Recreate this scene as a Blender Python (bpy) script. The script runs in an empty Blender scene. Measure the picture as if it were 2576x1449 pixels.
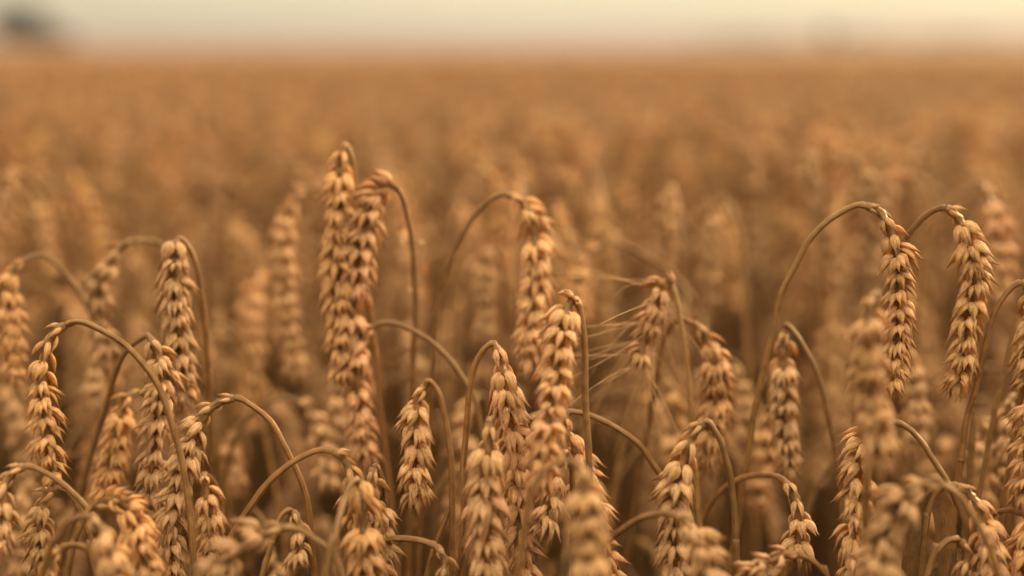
import bpy, math, random
import numpy as np
from mathutils import Vector, Matrix

random.seed(7); RNG = np.random.RandomState(7)
S = bpy.context.scene
COL = S.collection
R = math.radians

# ------------------------------------------------------------------ camera, sky, sun
H = 0.95                                   # the lens is held just above the ears
PITCH = R(9.66)
FPX = 50 / 36 * 2576.0
FOCUS = 0.515
cam = bpy.data.cameras.new('camera'); cam.lens = 50; cam.sensor_width = 36
cam.clip_start = 0.02; cam.clip_end = 6000
cam.dof.use_dof = True; cam.dof.focus_distance = FOCUS; cam.dof.aperture_fstop = 2.9
cam.dof.aperture_blades = 0
co = bpy.data.objects.new('camera', cam); COL.objects.link(co)
co.location = (0, 0, H); co.rotation_euler = (math.pi / 2 - PITCH, 0, 0)
S.camera = co
CAMM = Matrix.Translation((0, 0, H)) @ Matrix.Rotation(math.pi / 2 - PITCH, 4, 'X')

SUN_EL, SUN_AZ = 14.0, 40.0                # azimuth measured to the right of the view
world = bpy.data.worlds.new('World'); S.world = world; world.use_nodes = True
nt = world.node_tree; N = nt.nodes; L = nt.links
bg = N['Background']
sky = N.new('ShaderNodeTexSky'); sky.sky_type = 'NISHITA'; sky.sun_disc = False
sky.sun_elevation = R(SUN_EL); sky.sun_rotation = R(SUN_AZ); sky.dust_density = 2.5
tint = N.new('ShaderNodeMix'); tint.data_type = 'RGBA'; tint.blend_type = 'MULTIPLY'
tint.inputs[0].default_value = 1.0
tint.inputs[7].default_value = (0.13, 0.12, 0.10, 1)
L.new(sky.outputs[0], tint.inputs[6])
tc = N.new('ShaderNodeTexCoord'); sx = N.new('ShaderNodeSeparateXYZ'); L.new(tc.outputs['Generated'], sx.inputs[0])
rp = N.new('ShaderNodeValToRGB')            # low evening haze: dusky rose at the skyline, cream above
mr = N.new('ShaderNodeMapRange'); mr.inputs[1].default_value = -0.02; mr.inputs[2].default_value = 0.8
L.new(sx.outputs[2], mr.inputs[0]); L.new(mr.outputs[0], rp.inputs[0])
def stops(r, lst):
    e = r.color_ramp.elements
    while len(e) > 1: e.remove(e[-1])
    e[0].position = lst[0][0]; e[0].color = (*lst[0][1], 1)
    for p, c in lst[1:]:
        q = e.new(p); q.color = (*c, 1)
stops(rp, [(max(0.0, (z + .02) / .82), c) for z, c in [(-.02, (.20, .10, .06)), (0.0, (3.6, 2.35, 2.1)), (.009, (4.6, 3.1, 2.6)), (.018, (5.3, 4.7, 3.0)),
           (.030, (6.5, 5.95, 3.95)), (.09, (5.6, 5.1, 3.6)), (.3, (8.6, 6.9, 4.6)), (.75, (37, 29.5, 19.5))]])
add = N.new('ShaderNodeMix'); add.data_type = 'RGBA'; add.blend_type = 'ADD'; add.inputs[0].default_value = 1
mx = N.new('ShaderNodeMapRange'); mx.inputs[1].default_value = -0.36; mx.inputs[2].default_value = 0.0
mx.inputs[3].default_value = 0.70; mx.inputs[4].default_value = 1.0
L.new(sx.outputs[0], mx.inputs[0])
dim = N.new('ShaderNodeVectorMath'); dim.operation = 'SCALE'
L.new(rp.outputs[0], dim.inputs[0]); L.new(mx.outputs[0], dim.inputs['Scale'])
L.new(tint.outputs[2], add.inputs[6]); L.new(dim.outputs[0], add.inputs[7])
L.new(add.outputs[2], bg.inputs[0]); bg.inputs[1].default_value = 0.10

sl = bpy.data.lights.new('sun', 'SUN'); sl.energy = 5.0; sl.angle = R(4); sl.color = (1.0, 0.64, 0.28)
so = bpy.data.objects.new('sun', sl); COL.objects.link(so)
sd = Vector((math.sin(R(SUN_AZ)) * math.cos(R(SUN_EL)), math.cos(R(SUN_AZ)) * math.cos(R(SUN_EL)), math.sin(R(SUN_EL))))
so.rotation_euler = sd.to_track_quat('Z', 'Y').to_euler()

S.view_settings.view_transform = 'Standard'; S.view_settings.look = 'None'
S.view_settings.exposure = 0.20; S.view_settings.gamma = 1.0
S.render.engine = 'CYCLES'
S.cycles.use_denoising = True
S.cycles.max_bounces = 6; S.cycles.diffuse_bounces = 4; S.cycles.transmission_bounces = 3
S.cycles.sample_clamp_indirect = 5

# ------------------------------------------------------------------ materials
def straw_material(name, c_a, c_b, c_dark, transl=0.25, streak=46.0, speck=0.5, rough=0.62, husk_marks=False):
    """dry plant tissue: fibres along V, paler and browner patches, small dark weathering specks"""
    m = bpy.data.materials.new(name); m.use_nodes = True
    n = m.node_tree.nodes; l = m.node_tree.links
    b = n['Principled BSDF']; out = n['Material Output']
    uv = n.new('ShaderNodeTexCoord'); oi = n.new('ShaderNodeObjectInfo'); geo = n.new('ShaderNodeNewGeometry')
    mp = n.new('ShaderNodeMapping'); mp.inputs['Scale'].default_value = (streak, 3.0, 1)
    l.new(uv.outputs['UV'], mp.inputs[0])
    fib = n.new('ShaderNodeTexNoise'); fib.inputs['Scale'].default_value = 1.0; fib.inputs['Detail'].default_value = 3
    l.new(mp.outputs[0], fib.inputs['Vector'])
    pat = n.new('ShaderNodeTexNoise'); pat.inputs['Scale'].default_value = 260; pat.inputs['Detail'].default_value = 3
    l.new(uv.outputs['Object'], pat.inputs['Vector'])
    isl = n.new('ShaderNodeMath'); isl.operation = 'MULTIPLY_ADD'; isl.inputs[1].default_value = 0.35
    l.new(geo.outputs['Random Per Island'], isl.inputs[0]); l.new(pat.outputs[0], isl.inputs[2])
    ob = n.new('ShaderNodeMath'); ob.operation = 'MULTIPLY_ADD'; ob.inputs[1].default_value = 0.25
    l.new(oi.outputs['Random'], ob.inputs[0]); l.new(isl.outputs[0], ob.inputs[2])
    r1 = n.new('ShaderNodeValToRGB'); stops(r1, [(0.45, c_b), (0.95, c_a)]); l.new(ob.outputs[0], r1.inputs[0])
    mxf = n.new('ShaderNodeMix'); mxf.data_type = 'RGBA'; mxf.blend_type = 'MULTIPLY'
    rf = n.new('ShaderNodeValToRGB'); stops(rf, [(0.32, (.50, .45, .43)), (0.60, (1.12, 1.1, 1.07))]); l.new(fib.outputs[0], rf.inputs[0])
    mxf.inputs[0].default_value = 0.75
    l.new(r1.outputs[0], mxf.inputs[6]); l.new(rf.outputs[0], mxf.inputs[7])
    sp = n.new('ShaderNodeTexNoise'); sp.inputs['Scale'].default_value = 900; sp.inputs['Detail'].default_value = 4
    l.new(uv.outputs['Object'], sp.inputs['Vector'])
    rs = n.new('ShaderNodeValToRGB'); stops(rs, [(0.60, (0, 0, 0)), (0.72, (1, 1, 1))]); l.new(sp.outputs[0], rs.inputs[0])
    k = n.new('ShaderNodeMath'); k.operation = 'MULTIPLY'; k.inputs[1].default_value = speck; l.new(rs.outputs[0], k.inputs[0])
    mxs = n.new('ShaderNodeMix'); mxs.data_type = 'RGBA'; l.new(k.outputs[0], mxs.inputs[0])
    l.new(mxf.outputs[2], mxs.inputs[6]); mxs.inputs[7].default_value = (*c_dark, 1)
    if husk_marks:      # husks: papery pale margins, scorched brown tips, yellower foot
        sp_ = n.new('ShaderNodeSeparateXYZ'); l.new(uv.outputs['UV'], sp_.inputs[0])
        fr = n.new('ShaderNodeMath'); fr.operation = 'FRACT'; l.new(sp_.outputs[1], fr.inputs[0])
        rt = n.new('ShaderNodeValToRGB'); stops(rt, [(0.0, (1.0, .90, .68)), (.18, (1, 1, .97)), (.62, (1, 1, 1)), (.82, (.80, .72, .66)), (1.0, (.52, .42, .36))]); l.new(fr.outputs[0], rt.inputs[0])
        fx = n.new('ShaderNodeMath'); fx.operation = 'FRACT'; l.new(sp_.outputs[0], fx.inputs[0])
        re_ = n.new('ShaderNodeValToRGB'); stops(re_, [(0.0, (1.2, 1.18, 1.14)), (.07, (.96, .95, .94)), (.19, (1.03, 1.02, 1.0)), (.22, (.80, .76, .74)), (.25, (1.03, 1.02, 1.0)), (.34, (.96, .95, .94)), (.40, (1.2, 1.18, 1.14)), (.46, (.9, .85, .75)), (.78, (1.1, 1.1, 1.05))]); l.new(fx.outputs[0], re_.inputs[0])
        for src in (rt, re_):
            q = n.new('ShaderNodeMix'); q.data_type = 'RGBA'; q.blend_type = 'MULTIPLY'; q.inputs[0].default_value = 1
            l.new(mxs.outputs[2], q.inputs[6]); l.new(src.outputs[0], q.inputs[7]); mxs = q
    tone = n.new('ShaderNodeMix'); tone.data_type = 'RGBA'; tone.blend_type = 'MULTIPLY'; tone.inputs[0].default_value = 1
    l.new(mxs.outputs[2], tone.inputs[6]); l.new(oi.outputs['Color'], tone.inputs[7]); mxs = tone
    l.new(mxs.outputs[2], b.inputs['Base Color'])
    b.inputs['Roughness'].default_value = rough; b.inputs['Specular IOR Level'].default_value = 0.3
    bm = n.new('ShaderNodeBump'); bm.inputs['Strength'].default_value = 0.55; bm.inputs['Distance'].default_value = 0.0004
    l.new(fib.outputs[0], bm.inputs['Height']); l.new(bm.outputs[0], b.inputs['Normal'])
    if transl > 0:
        tr = n.new('ShaderNodeBsdfTranslucent'); l.new(mxs.outputs[2], tr.inputs[0]); l.new(bm.outputs[0], tr.inputs['Normal'])
        ms = n.new('ShaderNodeMixShader'); ms.inputs[0].default_value = transl
        l.new(b.outputs[0], ms.inputs[1]); l.new(tr.outputs[0], ms.inputs[2]); l.new(ms.outputs[0], out.inputs[0])
    return m

M_HUSK = straw_material('husk', (.78, .53, .30), (.48, .308, .14), (.10, .045, .022), 0.38, 30, 0.6, .55, True)
M_STEM = straw_material('straw', (.29, .168, .066), (.13, .07, .027), (.07, .035, .015), 0.12, 26, 0.5, 0.5)
M_AWN = straw_material('awn', (.80, .56, .32), (.70, .46, .24), (.2, .1, .05), 0.3, 8, 0.1)
M_LEAF = straw_material('dry_leaf', (.19, .115, .055), (.09, .05, .025), (.05, .025, .012), 0.25, 40, 0.5)

def simple(name, col, rough=0.9):
    m = bpy.data.materials.new(name); m.use_nodes = True
    b = m.node_tree.nodes['Principled BSDF']; b.inputs['Base Color'].default_value = (*col, 1)
    b.inputs['Roughness'].default_value = rough
    return m
def noisy(name, c1, c2, scale, rough=0.95, detail=6):
    m = simple(name, c1, rough); n = m.node_tree.nodes; l = m.node_tree.links
    t = n.new('ShaderNodeTexCoord'); x = n.new('ShaderNodeTexNoise'); x.inputs['Scale'].default_value = scale; x.inputs['Detail'].default_value = detail
    r = n.new('ShaderNodeValToRGB'); stops(r, [(0.35, c1), (0.65, c2)])
    l.new(t.outputs['Object'], x.inputs['Vector']); l.new(x.outputs[0], r.inputs[0]); l.new(r.outputs[0], n['Principled BSDF'].inputs['Base Color'])
    return m
M_SOIL = noisy('soil', (.035, .02, .012), (.09, .05, .028), 14)
M_CANOPY = noisy('far_wheat', (.13, .078, .045), (.19, .115, .065), 1.3, detail=8)
M_CROWN = noisy('far_foliage', (.035, .04, .038), (.065, .07, .068), 0.8)
M_BARK = noisy('bark', (.05, .035, .025), (.09, .06, .04), 3)
M_SILK = simple('silk', (.7, .6, .5), 0.4)

# ------------------------------------------------------------------ mesh helpers (numpy)
class MB:
    def __init__(s): s.v = []; s.f = []; s.uv = []; s.n = 0
    def grid(s, P, UV, close_v=False):
        """P: (a,b,3) grid of points, UV: (a,b,2)"""
        a, b = P.shape[:2]
        idx = np.arange(a * b).reshape(a, b) + s.n
        i0 = idx[:-1, :-1].ravel(); i1 = idx[:-1, 1:].ravel(); i2 = idx[1:, 1:].ravel(); i3 = idx[1:, :-1].ravel()
        s.f.append(np.stack([i0, i1, i2, i3], 1))
        s.v.append(P.reshape(-1, 3)); s.uv.append(UV.reshape(-1, 2)); s.n += a * b
    def add(s, arrs, M=None, sc=1.0):
        v, f, uv = arrs
        if M is not None: v = (v * sc) @ M[:3, :3].T + M[:3, 3]
        s.v.append(v); s.f.append(f + s.n); s.uv.append(uv); s.n += len(v)
    def arrays(s): return np.concatenate(s.v), np.concatenate(s.f), np.concatenate(s.uv)
    def mesh(s, name, mat, smooth=True):
        v, f, uv = s.arrays()
        me = bpy.data.meshes.new(name)
        me.vertices.add(len(v)); me.vertices.foreach_set('co', v.astype(np.float32).ravel())
        me.loops.add(f.size); me.loops.foreach_set('vertex_index', f.astype(np.int32).ravel())
        me.polygons.add(len(f)); me.polygons.foreach_set('loop_start', np.arange(0, f.size, f.shape[1], dtype=np.int32))
        me.polygons.foreach_set('loop_total', np.full(len(f), f.shape[1], dtype=np.int32))
        me.polygons.foreach_set('use_smooth', np.full(len(f), smooth))
        ul = me.uv_layers.new(name='UVMap'); ul.data.foreach_set('uv', uv[f.ravel()].astype(np.float32).ravel())
        me.materials.append(mat); me.update(); me.validate()
        return me

def catmull(P, step):
    P = [np.array(p, float) for p in P]
    if len(P) == 2: P = [P[0], (P[0] + P[1]) / 2, P[1]]
    Q = [2 * P[0] - P[1]] + P + [2 * P[-1] - P[-2]]
    out = []
    for i in range(1, len(Q) - 2):
        p0, p1, p2, p3 = Q[i - 1:i + 3]
        t = np.linspace(0, 1, 14, endpoint=False)[:, None]
        out.append(.5 * ((2 * p1) + (-p0 + p2) * t + (2 * p0 - 5 * p1 + 4 * p2 - p3) * t ** 2 + (-p0 + 3 * p1 - 3 * p2 + p3) * t ** 3))
    out = np.concatenate(out + [P[-1][None]])
    d = np.r_[0, np.cumsum(np.linalg.norm(np.diff(out, axis=0), axis=1))]
    n = max(4, int(d[-1] / step))
    s = np.linspace(0, d[-1], n + 1)
    return np.stack([np.interp(s, d, out[:, k]) for k in range(3)], 1)

def frames(P, ref):
    T = np.gradient(P, axis=0); T /= np.linalg.norm(T, axis=1)[:, None] + 1e-12
    n = np.array(ref, float); Ns = []
    for t in T:
        n = n - t * n.dot(t)
        ln = np.linalg.norm(n)
        if ln < 1e-6: n = np.cross(t, [0.3, 1, 0.2]); ln = np.linalg.norm(n)
        n = n / ln; Ns.append(n.copy())
    Ns = np.array(Ns)
    return T, Ns, np.cross(T, Ns)

def tube(mb, P, r, sides=8, ref=(0, -1, 0), flat=1.0, rough=0.0):
    T, Nn, B = frames(P, ref)
    a = np.linspace(0, 2 * math.pi, sides + 1)
    r = np.broadcast_to(np.asarray(r, float), (len(P),))
    rr = r[:, None] * (1 + rough * np.cos(3 * a)[None, :])
    G = P[:, None] + rr[..., None] * (np.cos(a)[None, :, None] * Nn[:, None] + flat * np.sin(a)[None, :, None] * B[:, None])
    d = np.r_[0, np.cumsum(np.linalg.norm(np.diff(P, axis=0), axis=1))]
    UV = np.stack([np.broadcast_to(a / (2 * math.pi), G.shape[:2]), np.broadcast_to(d[:, None] * 18, G.shape[:2])], -1)
    mb.grid(G, UV)

PU = [0, .08, .22, .38, .55, .72, .84, .92, .97, 1.0]
PW = [.30, .66, .97, 1.0, .80, .52, .31, .17, .09, .03]
def husk(mb, L, W, T, nu, nv, M, beak=0.0, bow=0.10, rng=RNG, split=0.0):
    """one glume or lemma: a keeled boat with a pointed tip, along +Z, its back to +X"""
    u = np.linspace(0, 1, nu) ** 0.9
    w = np.interp(u, PU, PW) * W / 2
    h = np.interp(u, [0, .1, .35, .6, .85, 1], [.4, .8, 1, .75, .3, .03]) * T
    a = np.linspace(0, 2 * math.pi, nv + 1)
    ca, sa = np.cos(a), np.sin(a)
    z = u * L + beak * np.clip((u - .9) / .1, 0, 1)
    keel = 1 + .22 * np.exp(-((a - 1.9) / .28) ** 2)
    ripple = 1 + .05 * np.cos(a * 6 + rng.rand() * 6)
    up = np.where(sa > 0, sa ** .85 if False else np.abs(sa) ** .8, -.35 * np.abs(sa))
    X = h[:, None] * (up * keel * ripple)[None] + (bow * L * np.sin(math.pi * u * .9) - bow * .2 * L * u)[:, None]
    Y = w[:, None] * ca[None] * (1 + .04 * rng.randn(nu))[:, None]
    side = rng.randn() * .04 * L
    Y = Y + (side * u ** 2)[:, None]
    X = X + (rng.randn() * .05 * L * u ** 2)[:, None]
    Z = np.broadcast_to(z[:, None], X.shape)
    P = np.stack([X, Y, Z], -1)
    P = P @ np.array(M)[:3, :3].T + np.array(M)[:3, 3]
    r0 = rng.randint(0, 60)
    UV = np.stack([np.broadcast_to(a[None] / (2 * math.pi) * .8 + r0, X.shape), np.broadcast_to(u[:, None] + r0, X.shape)], -1)
    mb.grid(P, UV)

def RM(ax, deg): return Matrix.Rotation(R(deg), 4, ax)
MMs = 0.001
def spikelet(kind, nu, nv, rng):
    """fan of husks; +Z towards the tip of the ear, +X away from the stalk"""
    mb = MB(); j = lambda s: rng.randn() * s
    def put(x, y, z, lat, outw, roll, Ln, W, T, beak=0.6):
        M = Matrix.Translation((x * MMs, y * MMs, z * MMs)) @ RM('X', -lat + j(6)) @ RM('Y', outw + j(6)) @ RM('Z', roll + j(10))
        husk(mb, Ln * MMs, W * MMs, T * MMs, nu, nv, M, max(0, beak + j(.35)) * MMs, 0.085 + j(.02), rng)
    if kind == 'full':
        for s in (-1, 1):
            put(.9, s * 1.2, 0, s * 37, 22, s * 42, 8.2 + j(.6), 3.7 + j(.25), 1.6, 1.0)
            put(1.6, s * 1.3, .9, s * 33, 35, s * 28, 9.1 + j(.7), 3.0 + j(.25), 1.3, 1.9)
            put(1.0, s * 1.3, 1.6, s * 24, 16, s * 60, 9.4 + j(.7), 2.7, 1.2, 1.7)
            if rng.rand() < .7: put(1.9, s * .9, 2.0, s * 18, 42, s * 14, 8.8 + j(.5), 2.8, 1.2, 1.2)
        put(2.1, j(.3), 1.5, j(7), 26, j(12), 8.4 + j(.6), 3.2 + j(.2), 1.6, 1.5)
        if rng.rand() < .5: put(2.0, j(.6), 2.6, 10 * (1 if rng.rand() < .5 else -1), 42, j(20), 6.8, 2.8, 1.3, .6)
    elif kind == 'small':
        for s in (-1, 1):
            put(.8, s * 1.1, 0, s * 22, 18, s * 42, 8.4 + j(.5), 4.0, 1.6, .6)
            put(1.3, s * .9, 1.0, s * 17, 28, s * 24, 9.0 + j(.6), 3.1, 1.4, 1.4)
        put(1.7, j(.4), 1.2, j(8), 22, j(15), 8.0 + j(.4), 3.3, 1.5, 1.2)
    elif kind == 'sterile':
        for s in (-1, 1):
            put(.7, s * .7, 0, s * 12, 11, s * 40, 7.8 + j(.8), 2.6, 1.1, .6)
    elif kind == 'tip':
        for k in range(5):
            a = k / 5 * 360 + j(12)
            M = RM('Z', a) @ Matrix.Translation((.7 * MMs, 0, 0)) @ RM('Y', 14 + j(5))
            husk(mb, (8.3 + j(.5)) * MMs, 3.0 * MMs, 1.3 * MMs, nu, nv, M, (1.6 + j(.6)) * MMs, .06, rng)
    return mb
def spik_set(nu, nv, seed):
    r = np.random.RandomState(seed)
    return {'full': [spikelet('full', nu, nv, r) for _ in range(7)], 'small': [spikelet('small', nu, nv, r) for _ in range(3)],
            'sterile': [spikelet('sterile', nu, nv, r) for _ in range(3)], 'tip': [spikelet('tip', nu, nv, r) for _ in range(2)]}
HI = spik_set(15, 14, 3); MID = spik_set(8, 8, 5); LO = spik_set(5, 5, 6)
HI_MESH = {k: [m.mesh('spikelet', M_HUSK) for m in v] for k, v in HI.items()}

def ear_layout(P, ref, width, sparse, rng, pitch=0.0034):
    """spikelet positions along the ear axis P -> list of (kind, 4x4)"""
    d = np.r_[0, np.cumsum(np.linalg.norm(np.diff(P, axis=0), axis=1))]
    T, Nn, B = frames(P, ref); L = d[-1]
    res = []; s = 0.001; i = 0; side = 1
    while s < L - 0.004:
        k = min(np.searchsorted(d, s), len(P) - 1)
        q = s / L
        if i < sparse: kind, sc, st = 'sterile', .85 + .1 * i, pitch * 1.05
        elif i < sparse + (1 if sparse < 3 else 2): kind, sc, st = 'small', 1.0, pitch * 1.05
        else: kind, sc, st = 'full', 1.0, pitch
        if kind == 'full': sc = np.interp(q, [0, .15, .35, .75, 1], [.96, 1, 1.02, .97, .72])
        sc *= width * .95 * (1 + rng.randn() * .075)
        if kind == 'full' and rng.rand() < .05: s += st; side = -side; i += 1; continue
        t, n, b = T[k], Nn[k] * side, B[k] * side
        tw = rng.randn() * .22
        t = t + n * rng.randn() * .09 + b * rng.randn() * .09; t /= np.linalg.norm(t); n = n - t * n.dot(t); n /= np.linalg.norm(n); b = np.cross(t, n)
        n2 = n * math.cos(tw) + b * math.sin(tw); b2 = -n * math.sin(tw) + b * math.cos(tw)
        if kind == 'sterile': pass
        M = np.eye(4); M[:3, 0] = n2; M[:3, 1] = np.cross(t, n2); M[:3, 2] = t; M[:3, 3] = P[k]
        res.append((kind, M, sc)); s += st * (.9 + .2 * rng.rand()) * (width ** .5); side = -side; i += 1
    k = len(P) - 1
    M = np.eye(4); M[:3, 0] = Nn[k]; M[:3, 1] = np.cross(T[k], Nn[k]); M[:3, 2] = T[k]; M[:3, 3] = P[k] - T[k] * .004
    res.append(('tip', M, .8 * width))
    return res
def rachis(P, mb, ref, r=0.0011):
    d = np.r_[0, np.cumsum(np.linalg.norm(np.diff(P, axis=0), axis=1))]
    T, Nn, B = frames(P, ref)
    zig = .0004 * np.sign(np.sin(d / .004 * math.pi)) * np.minimum(1, d / .004)
    rr = r * (1 + .35 * np.abs(np.sin(d / .004 * math.pi)) ** 4) * np.interp(d / d[-1], [0, 1], [1.05, .5])
    tube(mb, P + Nn * zig[:, None], rr, 7, ref, 1.35)

def obj(name, me, parent=None):
    o = bpy.data.objects.new(name, me); COL.objects.link(o)
    if parent is not None: o.parent = parent
    return o
def tag(o, label, cat, group=None, kind=None):
    if label: o['label'] = label
    if cat: o['category'] = cat
    if group: o['group'] = group
    if kind: o['kind'] = kind

def un(px, py, d):
    v = CAMM @ Vector(((px - 1288) / FPX * d, -(py - 724.5) / FPX * d, -d))
    return np.array(v)

def leaf_mesh(pts, w, seed, twist=1.5):
    r = np.random.RandomState(seed)
    P = catmull(pts, .006); T, Nn, B = frames(P, (.3, -1, .1))
    n = len(P); u = np.linspace(0, 1, n); a = np.linspace(-1, 1, 7)
    ww = w * np.sin(math.pi * np.clip(u * .93 + .05, 0, 1)) ** .6 / 2
    ang = twist * u + .4 * np.sin(u * 7 + r.rand() * 6)
    A = np.cos(ang)[:, None] * B + np.sin(ang)[:, None] * Nn; C = -np.sin(ang)[:, None] * B + np.cos(ang)[:, None] * Nn
    G = P[:, None] + ww[:, None, None] * (a[None, :, None] * A[:, None] + (.5 * a ** 2)[None, :, None] * C[:, None])
    mb = MB(); mb.grid(G, np.stack([np.broadcast_to((a + 1) / 2, G.shape[:2]), np.broadcast_to(u[:, None] * 8, G.shape[:2])], -1))
    return mb

# ------------------------------------------------------------------ the stalks one can tell apart
# (label, distance of neck, of ear tip, of lowest stem point, roll of the ear, width, slim husks at the neck, stem neck->down, ear neck->tip)
GRP = 'wheat stalks at the near edge of the field'
ST = []
def st(label, dn, dt, ds, roll, width, sparse, stem, ear, **kw):
    ST.append((label, dn, dt, ds, roll, width, sparse, stem, ear, kw))

st('soft-focus nodding ear cut by the left frame edge, under a rounded brown arch', .595, .585, .62, 60, .95, 2,
   [(99, 641), (130, 657), (182, 712), (234, 800), (262, 880), (275, 960)], [(62, 654), (30, 690), (16, 745), (24, 826), (34, 904), (40, 970)])
st('curved ear hanging left of the broad upright-looking ear, under a flat arching neck', .61, .60, .63, 55, .98, 3,
   [(364, 606), (400, 612), (440, 650), (480, 760), (505, 900)], [(338, 605), (299, 626), (273, 670), (250, 722), (253, 790), (262, 840), (268, 930)])
st('broad straight ear with splayed husks hanging in front of a thick dark stem at left', .558, .55, .575, 8, 1.12, 0,
   [(462, 606), (490, 655), (508, 740), (518, 830), (526, 930), (528, 1010)], [(443, 606), (438, 650), (440, 700), (446, 800), (455, 900), (470, 1010)])
st('sharp slender ear under the long bare arching stem at far left, husks spaced apart', .505, .50, .50, 62, .86, 4,
   [(205, 810), (270, 840), (330, 880), (390, 960), (430, 1060), (462, 1180), (480, 1300), (488, 1449)], [(165, 818), (135, 840), (116, 875), (106, 950), (110, 1020), (118, 1100), (128, 1165), (140, 1215)])
st('long fluffy ear hanging from a small rusty arch, just left of the long bare stem', .535, .535, .58, 12, 1.02, 1,
   [(366, 846), (320, 880), (285, 960), (255, 1060), (215, 1200)], [(378, 852), (397, 895), (408, 943), (398, 1048), (386, 1152), (380, 1257), (378, 1310)])
st('pale ear with wide fanned husks, neckless in view, left of the long fluffy ear', .565, .555, .60, 15, 1.02, 1,
   [(345, 985), (375, 1010), (385, 1100), (380, 1300)], [(330, 992), (307, 1023), (290, 1100), (276, 1187), (258, 1260)])
st('long curved ear below a husked neck, arching stem falling to its right, left of centre', .51, .515, .515, 70, .92, 4,
   [(622, 1013), (678, 1058), (712, 1117), (747, 1187), (768, 1247), (779, 1310), (793, 1449)], [(590, 1001), (545, 1016), (507, 1055), (478, 1120), (462, 1180), (448, 1240), (436, 1310), (433, 1390), (438, 1470)])
st('plain ear pointing straight down beside the bare arching stem, bottom left', .535, .53, .56, 5, .92, 1,
   [(520, 1196), (545, 1230), (556, 1300), (560, 1449)], [(512, 1200), (518, 1235), (526, 1300), (522, 1360), (520, 1430)])
st('ear drooping off the left frame edge from a low brown arch with slim husks', .49, .485, .50, 55, .85, 4,
   [(87, 1177), (133, 1201), (175, 1233), (216, 1275), (258, 1340), (290, 1449)], [(65, 1173), (35, 1186), (13, 1215), (8, 1270), (5, 1330), (-4, 1400)])
st('small fan-husked ear in the lower left corner below the slender sharp ear', .51, .505, .515, 18, .93, 2,
   [(150, 1228), (175, 1240), (200, 1283), (230, 1360), (250, 1449)], [(138, 1231), (115, 1250), (105, 1292), (101, 1345), (106, 1400), (112, 1440)])
st('curled ear showing its dark hollow underside, crisp husks, lower left', .485, .475, .485, 75, .98, 1,
   [(218, 1290), (205, 1320), (188, 1362), (171, 1449)], [(235, 1275), (280, 1256), (314, 1274), (338, 1308), (352, 1362), (370, 1414), (390, 1460)])
st('blurred near ear in the bottom left corner in front of the curled one', .455, .445, .46, 25, .98, 2,
   [(210, 1299), (175, 1313), (140, 1362), (105, 1449)], [(228, 1302), (245, 1320), (262, 1350), (281, 1397), (296, 1460), (305, 1520)])
st('low hooked ear almost hidden at the bottom left, neck like a flat arch', .475, .47, .475, 40, .85, 3,
   [(175, 1372), (205, 1374), (228, 1393), (244, 1449)], [(152, 1380), (133, 1400), (120, 1435), (112, 1500)])
st('soft-focus ear bowed over to the left beside the tallest ear', .665, .655, .675, 40, 1.1, 3,
   [(800, 474), (830, 484), (860, 530), (880, 640), (885, 800)], [(778, 477), (752, 490), (733, 519), (720, 564), (715, 609), (709, 661), (712, 731), (719, 800), (736, 880), (750, 950)])
st('tallest ear of all, hanging straight from a sharp crook above the others', .575, .57, .59, 10, 1.12, 1,
   [(869, 363), (884, 395), (893, 450), (900, 560), (915, 690), (940, 850), (955, 1000)], [(862, 378), (857, 405), (853, 440), (849, 557), (845, 627), (847, 696), (851, 760), (855, 850), (860, 960)])
st('ear bent over leftwards beside the tallest ear, its stem curving down on the right', .57, .572, .58, 25, 1.12, 0,
   [(1011, 492), (1025, 540), (1035, 592), (1041, 661), (1043, 731), (1044, 814), (1040, 960)], [(990, 468), (965, 466), (950, 485), (938, 522), (922, 575), (907, 635), (900, 700), (893, 760), (886, 830), (882, 900)])
st('low ear hanging under the bent ear, its bare stem arching away to the lower right', .57, .57, .575, 30, 1.0, 2,
   [(965, 812), (1010, 818), (1070, 850), (1120, 895), (1160, 945), (1195, 1010), (1215, 1100)], [(940, 822), (912, 845), (898, 900), (900, 990), (910, 1070), (925, 1170)])
st('ear hanging from a wide round arch on its left, middle of the photo', .578, .57, .59, 35, 1.1, 1,
   [(1262, 490), (1230, 505), (1190, 545), (1150, 615), (1120, 700), (1100, 780), (1092, 880)], [(1280, 492), (1310, 504), (1330, 540), (1345, 596), (1348, 648), (1344, 718), (1337, 787), (1328, 857), (1323, 926)])
st('long ear sliding out of focus downwards, crooked sharply over its straight stem', .50, .468, .50, 8, 1.02, 0,
   [(1455, 768), (1464, 810), (1470, 870), (1474, 1000), (1478, 1100), (1482, 1210), (1486, 1449)], [(1446, 757), (1430, 768), (1417, 822), (1404, 880), (1399, 949), (1387, 1014), (1375, 1079), (1364, 1150), (1352, 1225)], tone=(1.07, 1.02, .98))
st('blurred near ear hanging low in the middle, largest of the out-of-focus ones', .43, .42, .435, 20, .95, 1,
   [(1444, 1163), (1417, 1160), (1374, 1180), (1342, 1232), (1322, 1319), (1306, 1428), (1300, 1500)], [(1458, 1178), (1470, 1220), (1478, 1290), (1480, 1363), (1484, 1430), (1490, 1500)])
st('crisp ear in the centre with fanned husks, hanging from a tight brown hook', .515, .51, .52, 14, 1.08, 2,
   [(1239, 864), (1217, 879), (1195, 918), (1182, 984), (1174, 1058), (1170, 1123), (1166, 1250), (1160, 1449)], [(1248, 874), (1260, 905), (1266, 949), (1270, 1001), (1281, 1062), (1290, 1123), (1299, 1188), (1302, 1254), (1306, 1341), (1315, 1428), (1320, 1480)])
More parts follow.
